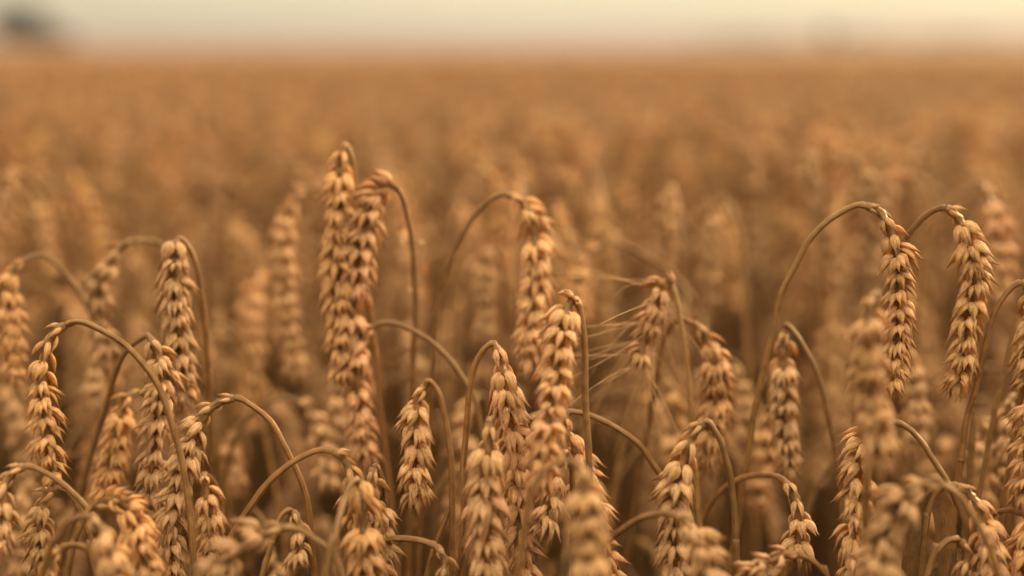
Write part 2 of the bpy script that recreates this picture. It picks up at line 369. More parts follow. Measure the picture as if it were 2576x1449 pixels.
st('crispest ear, bottom centre, broad and full, overlapping the hooked ear behind it', .49, .485, .52, 10, 1.12, 1,
   [(1236, 1056), (1225, 1110), (1200, 1220), (1175, 1340), (1150, 1449)], [(1230, 1062), (1229, 1097), (1226, 1149), (1221, 1210), (1220, 1276), (1221, 1341), (1222, 1428), (1224, 1500)])
st('half hidden ear behind the sliding blurred ear, stem arching to the right', .53, .53, .54, 60, .95, 3,
   [(1439, 1036), (1483, 1045), (1548, 1075), (1601, 1114), (1635, 1158), (1666, 1201), (1690, 1270)], [(1425, 1042), (1425, 1075), (1445, 1120), (1466, 1180), (1482, 1260), (1505, 1350), (1530, 1420), (1545, 1470)])
st('narrow husked neck arching between the two crisp centre ears and the blurred one', .545, .54, .56, 60, .8, 4,
   [(1370, 1042), (1420, 1080), (1440, 1180), (1450, 1300)], [(1350, 1046), (1328, 1062), (1316, 1100), (1312, 1160), (1312, 1220)])
st('short side-on ear glimpsed below and behind the sliding blurred ear', .51, .505, .53, 70, .9, 2,
   [(1425, 1140), (1440, 1180), (1442, 1300)], [(1415, 1145), (1400, 1190), (1386, 1250), (1372, 1310), (1362, 1350)])
st('soft-edged near ear with large pale husks under a smooth low arch, bottom right of centre', .465, .45, .49, 45, .95, 1,
   [(1680, 1293), (1657, 1293), (1614, 1302), (1570, 1328), (1532, 1362), (1500, 1420)], [(1705, 1300), (1730, 1318), (1750, 1345), (1764, 1375), (1774, 1420), (1784, 1470), (1790, 1530)])
st('bearded ear bristling with long fine awns, bent over right of centre', .56, .555, .55, 12, .88, 0,
   [(1699, 742), (1708, 780), (1714, 820), (1723, 874), (1733, 943), (1739, 1010), (1744, 1090)], [(1690, 722), (1672, 710), (1656, 728), (1648, 770), (1639, 805), (1629, 839), (1615, 881), (1604, 915)], awns=True, tone=(.86, .80, .76))
st('blurred ear curving left from a long arch, behind the bearded ear', .685, .675, .69, 40, 1.05, 3,
   [(1542, 610), (1577, 620), (1629, 648), (1681, 683), (1733, 740), (1770, 830)], [(1507, 622), (1486, 636), (1464, 664), (1458, 705), (1452, 750), (1448, 820)], tone=(1.1, 1.04, .96))
st('soft-focus ear with splayed husks to the right of the bearded ear', .57, .565, .59, 15, 1.08, 2,
   [(1740, 812), (1716, 803), (1690, 815), (1665, 870), (1650, 960)], [(1755, 820), (1780, 855), (1792, 891), (1797, 943), (1802, 1009), (1796, 1060), (1788, 1110), (1783, 1180)])
st('crisp ear leaning left under a dark hooked stem, right of centre at the bottom', .50, .50, .50, 14, 1.06, 3,
   [(1781, 1063), (1807, 1100), (1828, 1162), (1839, 1217), (1847, 1290), (1851, 1363), (1854, 1449)], [(1766, 1064), (1753, 1080), (1736, 1104), (1722, 1147), (1708, 1199), (1700, 1253), (1699, 1308), (1697, 1363), (1699, 1418), (1704, 1500)])
st('long ear seen flat-on beside a pale stem bowed to its right', .57, .565, .56, 12, 1.05, 1,
   [(1983, 819), (2010, 854), (2041, 908), (2062, 955), (2077, 1016), (2099, 1107), (2110, 1199), (2117, 1286)], [(1976, 826), (1972, 850), (1969, 890), (1969, 943), (1968, 1001), (1971, 1049), (1973, 1100), (1980, 1150), (1987, 1200)])
st('slender sharp ear at the end of the tallest sweeping arch on the right', .53, .52, .56, 58, .92, 3,
   [(2150, 518), (2088, 553), (2037, 604), (2002, 666), (1971, 729), (1951, 799), (1932, 893), (1915, 960), (1898, 1034), (1887, 1107), (1872, 1199), (1861, 1272)], [(2182, 520), (2210, 532), (2232, 565), (2247, 605), (2256, 650), (2263, 710), (2263, 790), (2257, 860), (2250, 925), (2250, 985)])
st('sharp full ear at right whose short neck leans in from the left', .53, .53, .56, 48, 1.0, 2,
   [(2354, 528), (2322, 549), (2291, 584), (2275, 608), (2250, 660), (2225, 750), (2210, 850)], [(2381, 524), (2402, 541), (2424, 573), (2441, 616), (2451, 666), (2449, 733), (2437, 791), (2434, 838), (2426, 889), (2412, 947), (2398, 990)])
st('ear half cut off by the right frame edge, hooked over a thick stem', .525, .52, .535, 30, 1.0, 1,
   [(2549, 721), (2517, 760), (2494, 811), (2475, 889), (2457, 967), (2444, 1010), (2431, 1060), (2417, 1162), (2409, 1228)], [(2574, 711), (2590, 730), (2598, 780), (2592, 850), (2590, 920), (2592, 980)])
st('dark-tipped ear along the right frame edge below the hooked one', .51, .505, .54, 40, 1.0, 1,
   [(2590, 950), (2570, 1000), (2545, 1130), (2520, 1300)], [(2600, 955), (2604, 1010), (2594, 1080), (2582, 1150), (2578, 1220), (2572, 1270)])
st('blurred near ear at right hanging over its own orange stem, beside the slender sharp ear', .445, .435, .455, 12, 1.02, 1,
   [(2205, 745), (2206, 800), (2196, 900), (2188, 1020), (2181, 1180), (2178, 1320), (2176, 1449)], [(2195, 742), (2188, 775), (2187, 850), (2186, 950), (2195, 1050), (2204, 1120), (2208, 1190)])
st('largest blurred ear, lower right corner, lying over sideways with fat pale husks', .452, .44, .455, 62, 1.05, 2,
   [(2395, 1232), (2420, 1257), (2449, 1301), (2486, 1374), (2512, 1449)], [(2365, 1221), (2311, 1226), (2268, 1254), (2241, 1300), (2221, 1360), (2205, 1418), (2195, 1500)])
st('side-on ear with prickly husk tips, half behind the blurred ear over its orange stem', .515, .505, .50, 62, 1.02, 2,
   [(2285, 1078), (2322, 1118), (2351, 1162), (2384, 1213), (2406, 1261), (2428, 1308), (2445, 1380), (2455, 1449)], [(2249, 1062), (2215, 1068), (2182, 1090), (2165, 1130), (2158, 1199), (2155, 1272), (2147, 1326), (2143, 1381), (2140, 1460)])
st('sharp ear bowing right in the lower right corner with slim husks on its back', .50, .495, .51, 62, 1.0, 3,
   [(2392, 1222), (2360, 1235), (2335, 1290), (2325, 1380)], [(2410, 1224), (2438, 1240), (2462, 1275), (2476, 1330), (2486, 1400), (2494, 1480)])
st('thin short ear under a small flat hook, bottom right corner', .495, .495, .49, 50, .75, 5,
   [(2400, 1357), (2380, 1363), (2351, 1396), (2333, 1449)], [(2413, 1358), (2426, 1375), (2431, 1410), (2424, 1440), (2420, 1500)])
st('ear at the very bottom of the right frame edge below a horizontal neck', .505, .50, .53, 20, 1.0, 0,
   [(2530, 1284), (2490, 1301), (2450, 1340), (2420, 1449)], [(2576, 1292), (2600, 1310), (2596, 1340), (2578, 1380), (2576, 1440), (2580, 1490)])
st('ear lying nearly flat at the bottom edge, stem bending down to its right', .485, .475, .49, 70, .95, 2,
   [(2029, 1403), (2055, 1421), (2077, 1449), (2095, 1500)], [(2005, 1395), (1975, 1398), (1940, 1412), (1905, 1438), (1875, 1480)])
st('ear dropping from the end of a nearly level stem, right of the dark hooked stem', .53, .52, .57, 14, 1.0, 3,
   [(1956, 1199), (1913, 1195), (1869, 1202), (1829, 1224), (1792, 1261), (1763, 1319), (1745, 1400)], [(1978, 1216), (1996, 1246), (2007, 1279), (2011, 1320), (2009, 1363), (2004, 1410)])
st('neat medium ear hanging alone left of centre beside its slim pale stem', .535, .53, .53, 20, .98, 1,
   [(1079, 957), (1104, 988), (1118, 1041), (1128, 1100), (1135, 1170), (1138, 1257), (1138, 1397)], [(1070, 972), (1054, 995), (1046, 1048), (1045, 1100), (1042, 1152), (1042, 1205), (1044, 1275)])
st('crisp slim-husked neck ending a low sweeping arch, left of centre at the bottom', .50, .505, .51, 60, .92, 3,
   [(810, 1132), (775, 1142), (726, 1170), (678, 1212), (636, 1264), (597, 1320), (573, 1372), (550, 1449)], [(840, 1137), (866, 1154), (882, 1190), (890, 1235), (895, 1290), (898, 1340)])
st('broad thick ear at bottom left of centre with a blurred stem crossing its face', .485, .485, .45, 12, 1.15, 0,
   [(884, 1214), (866, 1257), (852, 1310), (835, 1379), (817, 1449)], [(900, 1210), (912, 1235), (912, 1310), (915, 1362), (920, 1414), (926, 1500)])
st('narrow ear crooked tightly behind the broad thick ear', .515, .51, .52, 15, .95, 1,
   [(945, 1174), (956, 1192), (967, 1229), (974, 1292), (978, 1397)], [(938, 1178), (938, 1205), (946, 1250), (955, 1310), (960, 1400), (964, 1480)])
st('blurred near ear sprawling sideways along the bottom left of centre', .46, .45, .465, 62, 1.05, 1,
   [(754, 1334), (800, 1362), (835, 1397), (859, 1449)], [(712, 1328), (660, 1342), (618, 1366), (580, 1397), (550, 1435), (530, 1490)])
st('small crook behind the sprawling blurred ear', .505, .50, .50, 30, .85, 2,
   [(722, 1285), (703, 1305), (684, 1370), (662, 1449)], [(735, 1287), (749, 1310), (756, 1350), (754, 1420)])
st('tiny bowed neck at the bottom edge left of the crispest centre ear', .50, .495, .51, 60, .85, 3,
   [(1080, 1367), (1044, 1358), (992, 1355), (960, 1362), (930, 1400)], [(1100, 1378), (1115, 1400), (1119, 1440), (1118, 1500)])
st('pinkish blurred arch with a drooping ear, right of the crisp hooked ear', .65, .64, .64, 30, .95, 2,
   [(1653, 940), (1627, 957), (1601, 1005), (1579, 1079), (1557, 1167), (1545, 1260)], [(1672, 950), (1690, 985), (1696, 1040), (1694, 1100), (1690, 1170)])
st('blurred ear with a flattened arching neck, low between two sharp left arches', .63, .62, .64, 50, 1.0, 3,
   [(712, 1002), (653, 1023), (612, 1065), (580, 1140), (565, 1220)], [(750, 1010), (778, 1028), (800, 1065), (810, 1110), (817, 1170), (820, 1230)])
st('blurred ear lit from the right, upper right, bowed from a thin stem', .675, .665, .685, 40, 1.08, 2,
   [(2452, 464), (2400, 495), (2342, 557), (2322, 616), (2310, 760)], [(2474, 468), (2492, 510), (2510, 557), (2517, 616), (2514, 674), (2508, 750)])
st('blurred hunched ear above the tallest sweeping arch on the right', .75, .74, .76, 35, 1.1, 1,
   [(2120, 402), (2095, 415), (2078, 470), (2070, 600)], [(2142, 404), (2165, 425), (2182, 470), (2193, 530), (2192, 600), (2190, 690), (2190, 760)])
st('blurred crooked ear standing left of the hunched one, upper right', .77, .76, .78, 15, .95, 0,
   [(2048, 382), (2060, 410), (2072, 470), (2078, 600)], [(2040, 384), (2036, 420), (2046, 480), (2056, 540), (2060, 600)])
st('blurred empty-looking arch leaning right at the upper right', .80, .80, .79, 40, .9, 3,
   [(2262, 394), (2290, 410), (2325, 470), (2345, 550), (2352, 680)], [(2232, 400), (2210, 418), (2198, 460), (2194, 520)])
st('blurred golden ear under a rounded pale stem, right of centre', .74, .74, .73, 20, 1.0, 1,
   [(1818, 498), (1840, 530), (1860, 600), (1870, 700), (1876, 820)], [(1800, 505), (1790, 540), (1788, 600), (1784, 680), (1780, 760)])
st('blurred ear tucked behind the middle ear, its stem bending off to the right', .71, .70, .70, 20, .95, 1,
   [(1405, 560), (1425, 588), (1442, 630), (1452, 690), (1456, 800)], [(1390, 566), (1382, 600), (1384, 660), (1382, 730)])
st('soft ear low behind the lone arching stem at right, below the slender sharp ear', .63, .62, .65, 15, 1.0, 1,
   [(2268, 872), (2250, 900), (2240, 1000)], [(2280, 880), (2294, 930), (2304, 998), (2302, 1060), (2294, 1150)])
st('blurred long arch alone near the left edge in the brown background', .84, .84, .83, 30, .95, 2,
   [(58, 488), (38, 505), (22, 560), (6, 640), (-6, 760)], [(76, 492), (96, 525), (110, 580), (120, 650), (126, 720)])
st('blurred bowed stem right of the broad straight ear at left', .68, .69, .67, 30, .9, 2,
   [(560, 811), (594, 829), (612, 865), (638, 918), (652, 1000)], [(535, 812), (515, 830), (506, 880), (504, 950)])
st('blurred short ear with a flat top, just left of the middle ear', .71, .70, .72, 15, 1.0, 0,
   [(1252, 634), (1262, 680), (1266, 800)], [(1238, 632), (1222, 655), (1214, 720), (1214, 800), (1216, 860)])
st('soft ear behind the two stems at lower right, husks stacked in pairs', .60, .595, .62, 25, .95, 1,
   [(2490, 1060), (2510, 1090), (2520, 1200)], [(2478, 1062), (2472, 1110), (2466, 1160), (2468, 1220), (2470, 1290)])

st('blurred ear low behind the tall pair, carrying on below the tallest ear', .64, .635, .65, 20, 1.0, 1,
   [(870, 948), (882, 1000), (888, 1150)], [(854, 955), (850, 1010), (854, 1090), (862, 1190)])
st('faint blurred ear in the dark gap left of the low sharp arch', .68, .67, .69, 15, .95, 1,
   [(602, 1085), (615, 1130), (620, 1260)], [(590, 1090), (584, 1130), (588, 1190), (590, 1250)])
st('blurred ear just right of the soft splayed ear, between it and the bowed pale stem', .67, .66, .68, 25, .98, 2,
   [(1838, 912), (1822, 940), (1812, 1080)], [(1852, 922), (1864, 970), (1872, 1040), (1876, 1130)])
st('blurred arch and ear left of the ear bowed beside the tallest', .78, .78, .77, 30, .95, 2,
   [(672, 684), (640, 700), (616, 760), (602, 860)], [(692, 690), (704, 730), (704, 790), (700, 840)])
st('soft ear near the right edge behind the cut off ear, hanging between two stems', .58, .575, .60, 20, .95, 1,
   [(2552, 1000), (2560, 1040), (2556, 1160)], [(2540, 1004), (2538, 1060), (2530, 1130), (2522, 1200)])
st('blurred ear low behind the long flat-on ear, lost in brown shade', .65, .64, .66, 20, 1.0, 1,
   [(1905, 1035), (1888, 1080), (1882, 1200)], [(1918, 1040), (1922, 1100), (1920, 1180), (1912, 1280)])
st('blurred ear dangling under the far-left flat arch, below the curved ear', .67, .66, .68, 30, .9, 2,
   [(262, 885), (276, 930), (282, 1040)], [(250, 890), (242, 930), (240, 990), (246, 1040)])
def ground_extend(pts, rng):
    """carry a stem from its lowest seen point down to the soil"""
    p = pts[-1]; q = pts[-2]; t = (p - q) / np.linalg.norm(p - q)
    if t[2] > -.5: t = np.array([t[0] * .5, t[1] * .5, -.8]); t /= np.linalg.norm(t)
    h = p[2]
    dx = np.clip(t[0] / -t[2], -.35, .35); dy = np.clip(t[1] / -t[2], -.3, .3)
    k = .12
    a = p + np.array([dx * k * .9, dy * k * .9, -k])
    b = a + np.array([dx * .12, dy * .12, -.25])
    c = np.array([b[0] + dx * .06, b[1] + dy * .06, 0.0])
    return [a, b, c]

TONES = [(1, 1, 1), (.88, .86, .85), (1.08, 1.05, 1.0), (1.02, .95, .82), (.82, .79, .77), (1.05, .98, .98), (.94, .92, .82), (.92, .85, .76)]
def tone(rng):
    c = TONES[rng.randint(len(TONES))]; k = 1 + rng.randn() * .05
    return (c[0] * k, c[1] * k, c[2] * k, 1)
def build_stalk(rec, seed):
    label, dn, dt, ds, roll, width, sparse, stem, ear, kw = rec
    rng = np.random.RandomState(seed)
    ne, ns = len(ear), len(stem)
    EP = [un(x, y, dn + (dt - dn) * i / (ne - 1)) for i, (x, y) in enumerate(ear)]
    SP = [un(x, y, dn + (ds - dn) * (i + 1) / ns) for i, (x, y) in enumerate(stem)]
    full = list(reversed(SP + ground_extend(SP, rng))) + EP
    base = full[0].copy()
    # smooth whole axis then cut at the neck
    P = catmull(full, .0012)
    nk = int(np.argmin(np.linalg.norm(P - EP[0], axis=1)))
    SPth, EPth = P[:nk + 1], P[nk:]
    root = bpy.data.objects.new('wheat_stalk', None); COL.objects.link(root)
    root.empty_display_size = .02; root.location = base
    tag(root, label, 'wheat stalk', GRP)
    wob = rng.randn(3, 3)
    tt = np.arange(len(SPth))[:, None] * .0012; fade = np.clip((len(SPth) - np.arange(len(SPth)))[:, None] * .0012 / .03, 0, 1)
    SPth = SPth + fade * sum(.00010 * np.sin(tt * 2 * math.pi / w_ + wob[i] * 6) * wob[(i + 1) % 3] for i, w_ in enumerate((.028, .05, .09)))
    mb = MB(); sub = np.vstack([SPth[:-90:6], SPth[-90:]]) if len(SPth) > 120 else SPth
    d = np.r_[0, np.cumsum(np.linalg.norm(np.diff(sub, axis=0), axis=1))]; d = d[-1] - d
    rr = np.interp(d, [0, .004, .05, .2, .8], [.00095, .00115, .00132, .00145, .0017]) * (0.85 + .12 * rng.rand())
    rr = rr * (1 + .5 * np.exp(-((d - .0015) / .0012) ** 2))
    rr = rr * (1 + .03 * np.interp(d * 300, np.arange(300), rng.randn(300)))
    tube(mb, sub - base, rr, 12, (0, -1, .1), 1, .07)
    tn = kw['tone'] + (1,) if 'tone' in kw else tone(rng); obj('stem', mb.mesh('stem', M_STEM), root).color = tone(rng)
    mid = EPth[len(EPth) // 2]; view = (np.array([0, 0, H]) - mid); view /= np.linalg.norm(view)
    T0 = EPth[min(len(EPth) - 1, len(EPth) // 2)] - EPth[max(0, len(EPth) // 2 - 3)]; T0 /= np.linalg.norm(T0)
    sgn = 1 if rng.rand() < .5 else -1
    n = view - T0 * view.dot(T0); n /= np.linalg.norm(n); b = np.cross(T0, n)
    a = R(roll * sgn + rng.randn() * 5); ref = n * math.cos(a) + b * math.sin(a)
    # carry the mid-ear reference back to the neck so the ear does not flip
    Tb = EPth[::-1][:len(EPth) // 2]; r2 = ref.copy()
    for i in range(len(Tb) - 1):
        t = Tb[i] - Tb[i + 1]; t /= np.linalg.norm(t) + 1e-9; r2 = r2 - t * r2.dot(t); r2 /= np.linalg.norm(r2)
    E0 = EPth - base
    emb = MB(); rachis(E0, emb, r2)
    eo = obj('ear', emb.mesh('ear', M_STEM), root)
    lay = ear_layout(E0, r2, width, sparse, rng)
    cnt = 0
    for kind, M, sc in lay:
        me = HI_MESH[kind][rng.randint(len(HI_MESH[kind]))]
        o = bpy.data.objects.new('spikelet', me); COL.objects.link(o); o.parent = eo; o.color = tn
        mm = Matrix([list(M[r]) for r in range(4)])
        o.matrix_local = mm @ Matrix.Diagonal((sc * (1 + rng.randn() * .04), sc * (1 + rng.randn() * .04), sc, 1))
        if kw.get('awns') and kind != 'sterile':
            for k in range(3):
                lat = (1 if k % 2 else -1)
                p0 = M[:3, 3] + .0085 * sc * (M[:3, 2] * .85 + M[:3, 0] * .4 + lat * M[:3, 1] * .45)
                dirv = M[:3, 2] * (.55 + .3 * rng.rand()) + M[:3, 0] * (.35 + .25 * rng.randn()) + lat * M[:3, 1] * (.6 + .35 * rng.rand())
                dirv += np.array([-.30, 0, .04]) + rng.randn(3) * .22; dirv /= np.linalg.norm(dirv)
                if dirv[2] > .35: continue
                Ln = .026 + .024 * rng.rand()
                bend = rng.randn(3) * .0045 + np.array([0, 0, -.002])
                pts = [p0 + dirv * Ln * t + bend * t * t for t in (0, .33, .66, 1)]
                am = MB(); Q = catmull(pts, .0015); tube(am, Q, np.linspace(.00014, .00006, len(Q)), 5)
                ao = obj('awn', am.mesh('awn', M_AWN), eo)
    return root

for i, rec in enumerate(ST): build_stalk(rec, 100 + i)

# ------------------------------------------------------------------ generic stalks
def generic(rng, lo, nod, height=0.86):
    """a nodding stalk rooted at the origin: returns stem and ear builders"""
    ds = .004; p = np.array([0., 0., 0.]); pts = [p]; Ls = height - .03
    lean = R(abs(rng.randn()) * 2.5); arc = .07 + .07 * rng.rand(); earL = .075 + .025 * rng.rand()
    n1 = int(Ls / ds); n2 = int(arc / ds); n3 = int(earL / ds)
    a1 = R(85 + 55 * rng.rand()) * nod; a2 = R(172 + 6 * rng.randn()) * nod
    for i in range(n1): th = lean * i / n1; p = p + ds * np.array([math.sin(th), 0, math.cos(th)]); pts.append(p)
    for i in range(n2):
        th = lean + (a1 - lean) * ((i + 1) / n2) ** 1.3; p = p + ds * np.array([math.sin(th), 0, math.cos(th)]); pts.append(p)
    e = []
    for i in range(n3):
        th = a1 + (a2 - a1) * min(1, (i + 1) / (n3 * .35)); p = p + ds * np.array([math.sin(th), 0.0, math.cos(th)]); e.append(p)
    zmax = max(q[2] for q in pts + e); sh = np.array([0, 0, height - zmax])
    pts = [np.zeros(3)] + [q + sh for q in pts[5:]]; e = [pts[-1]] + [q + sh for q in e]
    SPth = catmull(pts[:1] + pts[20:n1:40] + pts[n1:], .008 if lo else .005); E = catmull(e, .0012)
    smb = MB(); d = np.linspace(1, 0, len(SPth)); tube(smb, SPth, .0009 + .0006 * d, 5 if lo else 8, (0, -1, 0))
    emb = MB(); a = rng.rand() * 6.3; ref = (0, math.cos(a), 0) if abs(math.cos(a)) > .3 else (math.sin(a), .2, 0)
    r_ = MB(); rachis(E[::3], r_, ref); emb.add(r_.arrays())
    LIB = LO if lo else MID
    for kind, M, sc in ear_layout(E, ref, 1.05, rng.randint(0, 4), rng, .0046 if lo else .0040):
        m = LIB[kind][rng.randint(len(LIB[kind]))]
        emb.add(m.arrays(), M, sc)
    return smb, emb

rg = np.random.RandomState(21)
PROTO = []
for k in range(12):
    s, e = generic(rg, False, 1.0 if k < 9 else (.8 if k == 9 else .9))
    PROTO.append((s.mesh('stem', M_STEM), e.mesh('ear', M_HUSK)))
BL = 'out-of-focus nodding wheat ear among many alike in the soft brown field behind'
BG = 'blurred wheat stalks filling the field behind'
protos = []
def proto_obj(k):
    r = bpy.data.objects.new('wheat_stalk', None); r.empty_display_size = .02
    s = bpy.data.objects.new('stem', PROTO[k][0]); s.parent = r
    e = bpy.data.objects.new('ear', PROTO[k][1]); e.parent = r
    return r, s, e
for k in range(12): protos.append(proto_obj(k))
first = [True] * 12
def place(k, x, y, rz, sc, lean, label, group):
    r, s, e = protos[k]
    if first[k]: first[k] = False
    else:
        r2 = r.copy(); s = s.copy(); e = e.copy(); s.parent = r2; e.parent = r2; r = r2
    s.color = tone(rp_); e.color = tone(rp_)
    for o in (r, s, e): COL.objects.link(o)
    r.location = (x, y, 0); r.rotation_euler = (lean[0], lean[1], rz); r.scale = (1, 1, sc / .86) if False else (sc / .86,) * 3
    tag(r, label, 'wheat stalk', group)
# rows of individual stalks 0.68 m to 1.45 m away
rp_ = np.random.RandomState(33); placed = []; tries = 0
while len(placed) < 230 and tries < 20000:
    tries += 1
    y = math.sqrt(rp_.uniform(.78 ** 2, 1.45 ** 2)); x = rp_.uniform(-1, 1) * (y * .36 + .07)
    if any((x - a) ** 2 + (y - b) ** 2 < .023 ** 2 for a, b in placed): continue
    placed.append((x, y))
    hgt = H - .052 - abs(rp_.randn()) * .036 - max(0, (.87 - y)) * .22
    place(rp_.randint(12), x, y, rp_.uniform(0, 6.283), hgt, (rp_.randn() * .02, rp_.randn() * .02), BL, BG)

# ------------------------------------------------------------------ chaff caught on silk
chaff = [(1014, 602, .60, 9, 35, 'pale loose husk caught beside the curving stem right of the tallest ears'),
         (1067, 686, .61, 7, -15, 'loose slim flake of chaff hanging right of the curving stem, upper one'),
         (1061, 745, .61, 7, 5, 'loose slim flake of chaff hanging right of the curving stem, lower one'),
         (1060, 609, .60, 4, 80, 'tiny speck of chaff just right of the pale loose husk'),
         (1033, 729, .60, 3.5, 70, 'tiny grain of chaff stuck on the curving stem')]
for x, y, d, Ln, ang, lab in chaff:
    mb = MB(); husk(mb, Ln * MMs, Ln * .42 * MMs, Ln * .16 * MMs, 12, 10, Matrix.Translation((0, 0, -Ln * .0005)), .0003, .08)
    o = obj('chaff_flake', mb.mesh('chaff_flake', M_HUSK)); o.location = un(x, y, d); o.rotation_euler = (R(8), R(180 - ang), R(-90))
    tag(o, lab, 'chaff', 'loose chaff caught in spider silk')
mb = MB(); tube(mb, catmull([un(905, 620, .612), un(1014, 602, .6), un(1034, 610, .612)], .004), .00005, 4)
o = obj('spider_thread', mb.mesh('spider_thread', M_SILK)); tag(o, 'faint spider silk strung from the bent ear to its curving stem', 'spider thread')
mb = MB(); tube(mb, catmull([un(1040, 600, .612), un(1060, 609, .6), un(1067, 686, .61), un(1061, 745, .61), un(1044, 800, .615)], .004), .00005, 4)
o = obj('spider_thread', mb.mesh('spider_thread', M_SILK)); tag(o, 'faint spider silk hanging right of the curving stem with chaff on it', 'spider thread')

# a withered leaf and a headless stalk, lower right
mb = leaf_mesh([(.006, .004, -.03), (.006, .002, .0), (.003, 0, .022), (-.001, -.001, .031), (-.005, -.002, .029), (-.008, -.001, .018), (-.009, 0, -.005), (-.009, .001, -.04)], .0075, 4, .5)
o = obj('dry_leaf', mb.mesh('dry_leaf', M_LEAF)); o.location = un(2345, 1440, .515)
tag(o, 'dark withered leaf folded over behind the blurred ear in the lower right corner', 'leaf')
pts = [un(2449, 1035, .56), un(2444, 1130, .56), un(2436, 1240, .56)]
pts = pts + ground_extend(pts, None); base = pts[-1].copy()
mb = MB(); P = catmull(pts[::-1], .004) - base; tube(mb, P, np.interp(np.arange(len(P)), [0, len(P) - 4, len(P) - 1], [.0017, .0014, .0009]), 10)
o = obj('broken_straw', mb.mesh('broken_straw', M_STEM)); o.location = base
tag(o, 'headless straw snapped off short between the thick stems at lower right', 'straw')

for lab, d, px in [('slim bare straw leaning right beside the neat medium ear', .53, [(1131, 1278), (1108, 1340), (1090, 1390), (1070, 1460)]),
                   ('soft bare straw slanting up to the right, right of the pale bowed stem', .62, [(2160, 1060), (2125, 1110), (2070, 1200), (2030, 1290)]),
                   ('soft straw crossing low behind the neat medium ear, slanting up rightwards', .60, [(1130, 1195), (1080, 1260), (1040, 1330), (1000, 1420)]),
                   ('blurred straw slanting up right behind the long bristles', .64, [(1600, 860), (1560, 920), (1515, 1000), (1480, 1080)]),
                   ('pale straw standing between the two round arches in the middle', .72, [(1164, 628), (1152, 700), (1140, 800), (1130, 940)]),
                   ('bare upright straw at the right edge beside the hooked thick stem', .55, [(2556, 800), (2530, 920), (2508, 1010), (2478, 1165)])]:
    pts = [un(x, y, d) for x, y in px]; pts = pts + ground_extend(pts, None); base = pts[-1].copy()
    mb = MB(); P = catmull(pts[::-1], .004) - base; tube(mb, P, np.interp(np.arange(len(P)), [0, len(P) - 1], [.0016, .0010]), 10)
    o = obj('bare_straw', mb.mesh('bare_straw', M_STEM)); o.location = base; tag(o, lab, 'straw', 'headless straws')

# ------------------------------------------------------------------ the uncountable rest of the crop
GCOL = bpy.data.collections.new('crop_kinds')
def kinds(prefix, lo, n, seed, with_leaf):
    r = np.random.RandomState(seed)
    for k in range(n):
        s, e = generic(r, lo, 1.0 if r.rand() < .8 else .85)
        mb = MB(); mb.add(s.arrays()); nf_s = len(s.arrays()[1]); mb.add(e.arrays())
        if with_leaf and k >= 2:
            z = .30 + .22 * r.rand(); a = r.rand() * 6.3; c, q = math.cos(a), math.sin(a); w = .06 + .05 * r.rand()
            lm = leaf_mesh([(0, 0, z), (c * w * .4, q * w * .4, z + .05), (c * w, q * w, z + .03), (c * w * 1.2, q * w * 1.2, z - .09)], .006 if k < 4 else .009, k, 2)
            nb = sum(len(q) for q in mb.f); mb.add(lm.arrays())
        else: nb = None
        me = mb.mesh(prefix, M_HUSK); me.materials.append(M_STEM); me.materials.append(M_LEAF)
        mi = np.zeros(len(me.polygons), np.int32); mi[:nf_s] = 1
        if nb: mi[nb:] = 2
        me.polygons.foreach_set('material_index', mi)
        o = bpy.data.objects.new('%s_%02d' % (prefix, k), me); GCOL.objects.link(o); o.color = TONES[k % len(TONES)] + (1,)
kinds('a_near', False, 10, 51, True)
kinds('b_far', True, 10, 52, False)

def scatter(name, X, Y, Hh, pick, label, cat, lean=.03):
    n = len(X)
    me = bpy.data.meshes.new(name); me.vertices.add(n)
    me.vertices.foreach_set('co', np.stack([X, Y, np.zeros(n)], 1).astype(np.float32).ravel())
    def att(nm, ty, data, key):
        a = me.attributes.new(nm, ty, 'POINT'); a.data.foreach_set(key, np.asarray(data).ravel())
    r = np.random.RandomState(n)
    att('pick', 'INT', pick.astype(np.int32), 'value')
    att('rot', 'FLOAT_VECTOR', np.stack([r.randn(n) * lean, r.randn(n) * lean, r.rand(n) * 6.283], 1).astype(np.float32), 'vector')
    att('size', 'FLOAT', (Hh / .86).astype(np.float32), 'value')
    o = obj(name, me)
    ng = bpy.data.node_groups.new(name, 'GeometryNodeTree')
    ng.interface.new_socket('Geometry', in_out='INPUT', socket_type='NodeSocketGeometry')
    ng.interface.new_socket('Geometry', in_out='OUTPUT', socket_type='NodeSocketGeometry')
    n_ = ng.nodes; l = ng.links
    gi = n_.new('NodeGroupInput'); go = n_.new('NodeGroupOutput')
    ci = n_.new('GeometryNodeCollectionInfo'); ci.inputs[0].default_value = GCOL; ci.inputs[1].default_value = True; ci.inputs[2].default_value = True
    ip = n_.new('GeometryNodeInstanceOnPoints')
    def na(nm, ty):
        a = n_.new('GeometryNodeInputNamedAttribute'); a.data_type = ty; a.inputs[0].default_value = nm; return a.outputs[0]
    ip.inputs['Pick Instance'].default_value = True
    l.new(gi.outputs[0], ip.inputs['Points']); l.new(ci.outputs[0], ip.inputs['Instance'])
    l.new(na('pick', 'INT'), ip.inputs['Instance Index']); l.new(na('rot', 'FLOAT_VECTOR'), ip.inputs['Rotation'])
    l.new(na('size', 'FLOAT'), ip.inputs['Scale']); l.new(ip.outputs[0], go.inputs[0])
    md = o.modifiers.new('crop', 'NODES'); md.node_group = ng
    tag(o, label, cat, None, 'stuff')
    return o

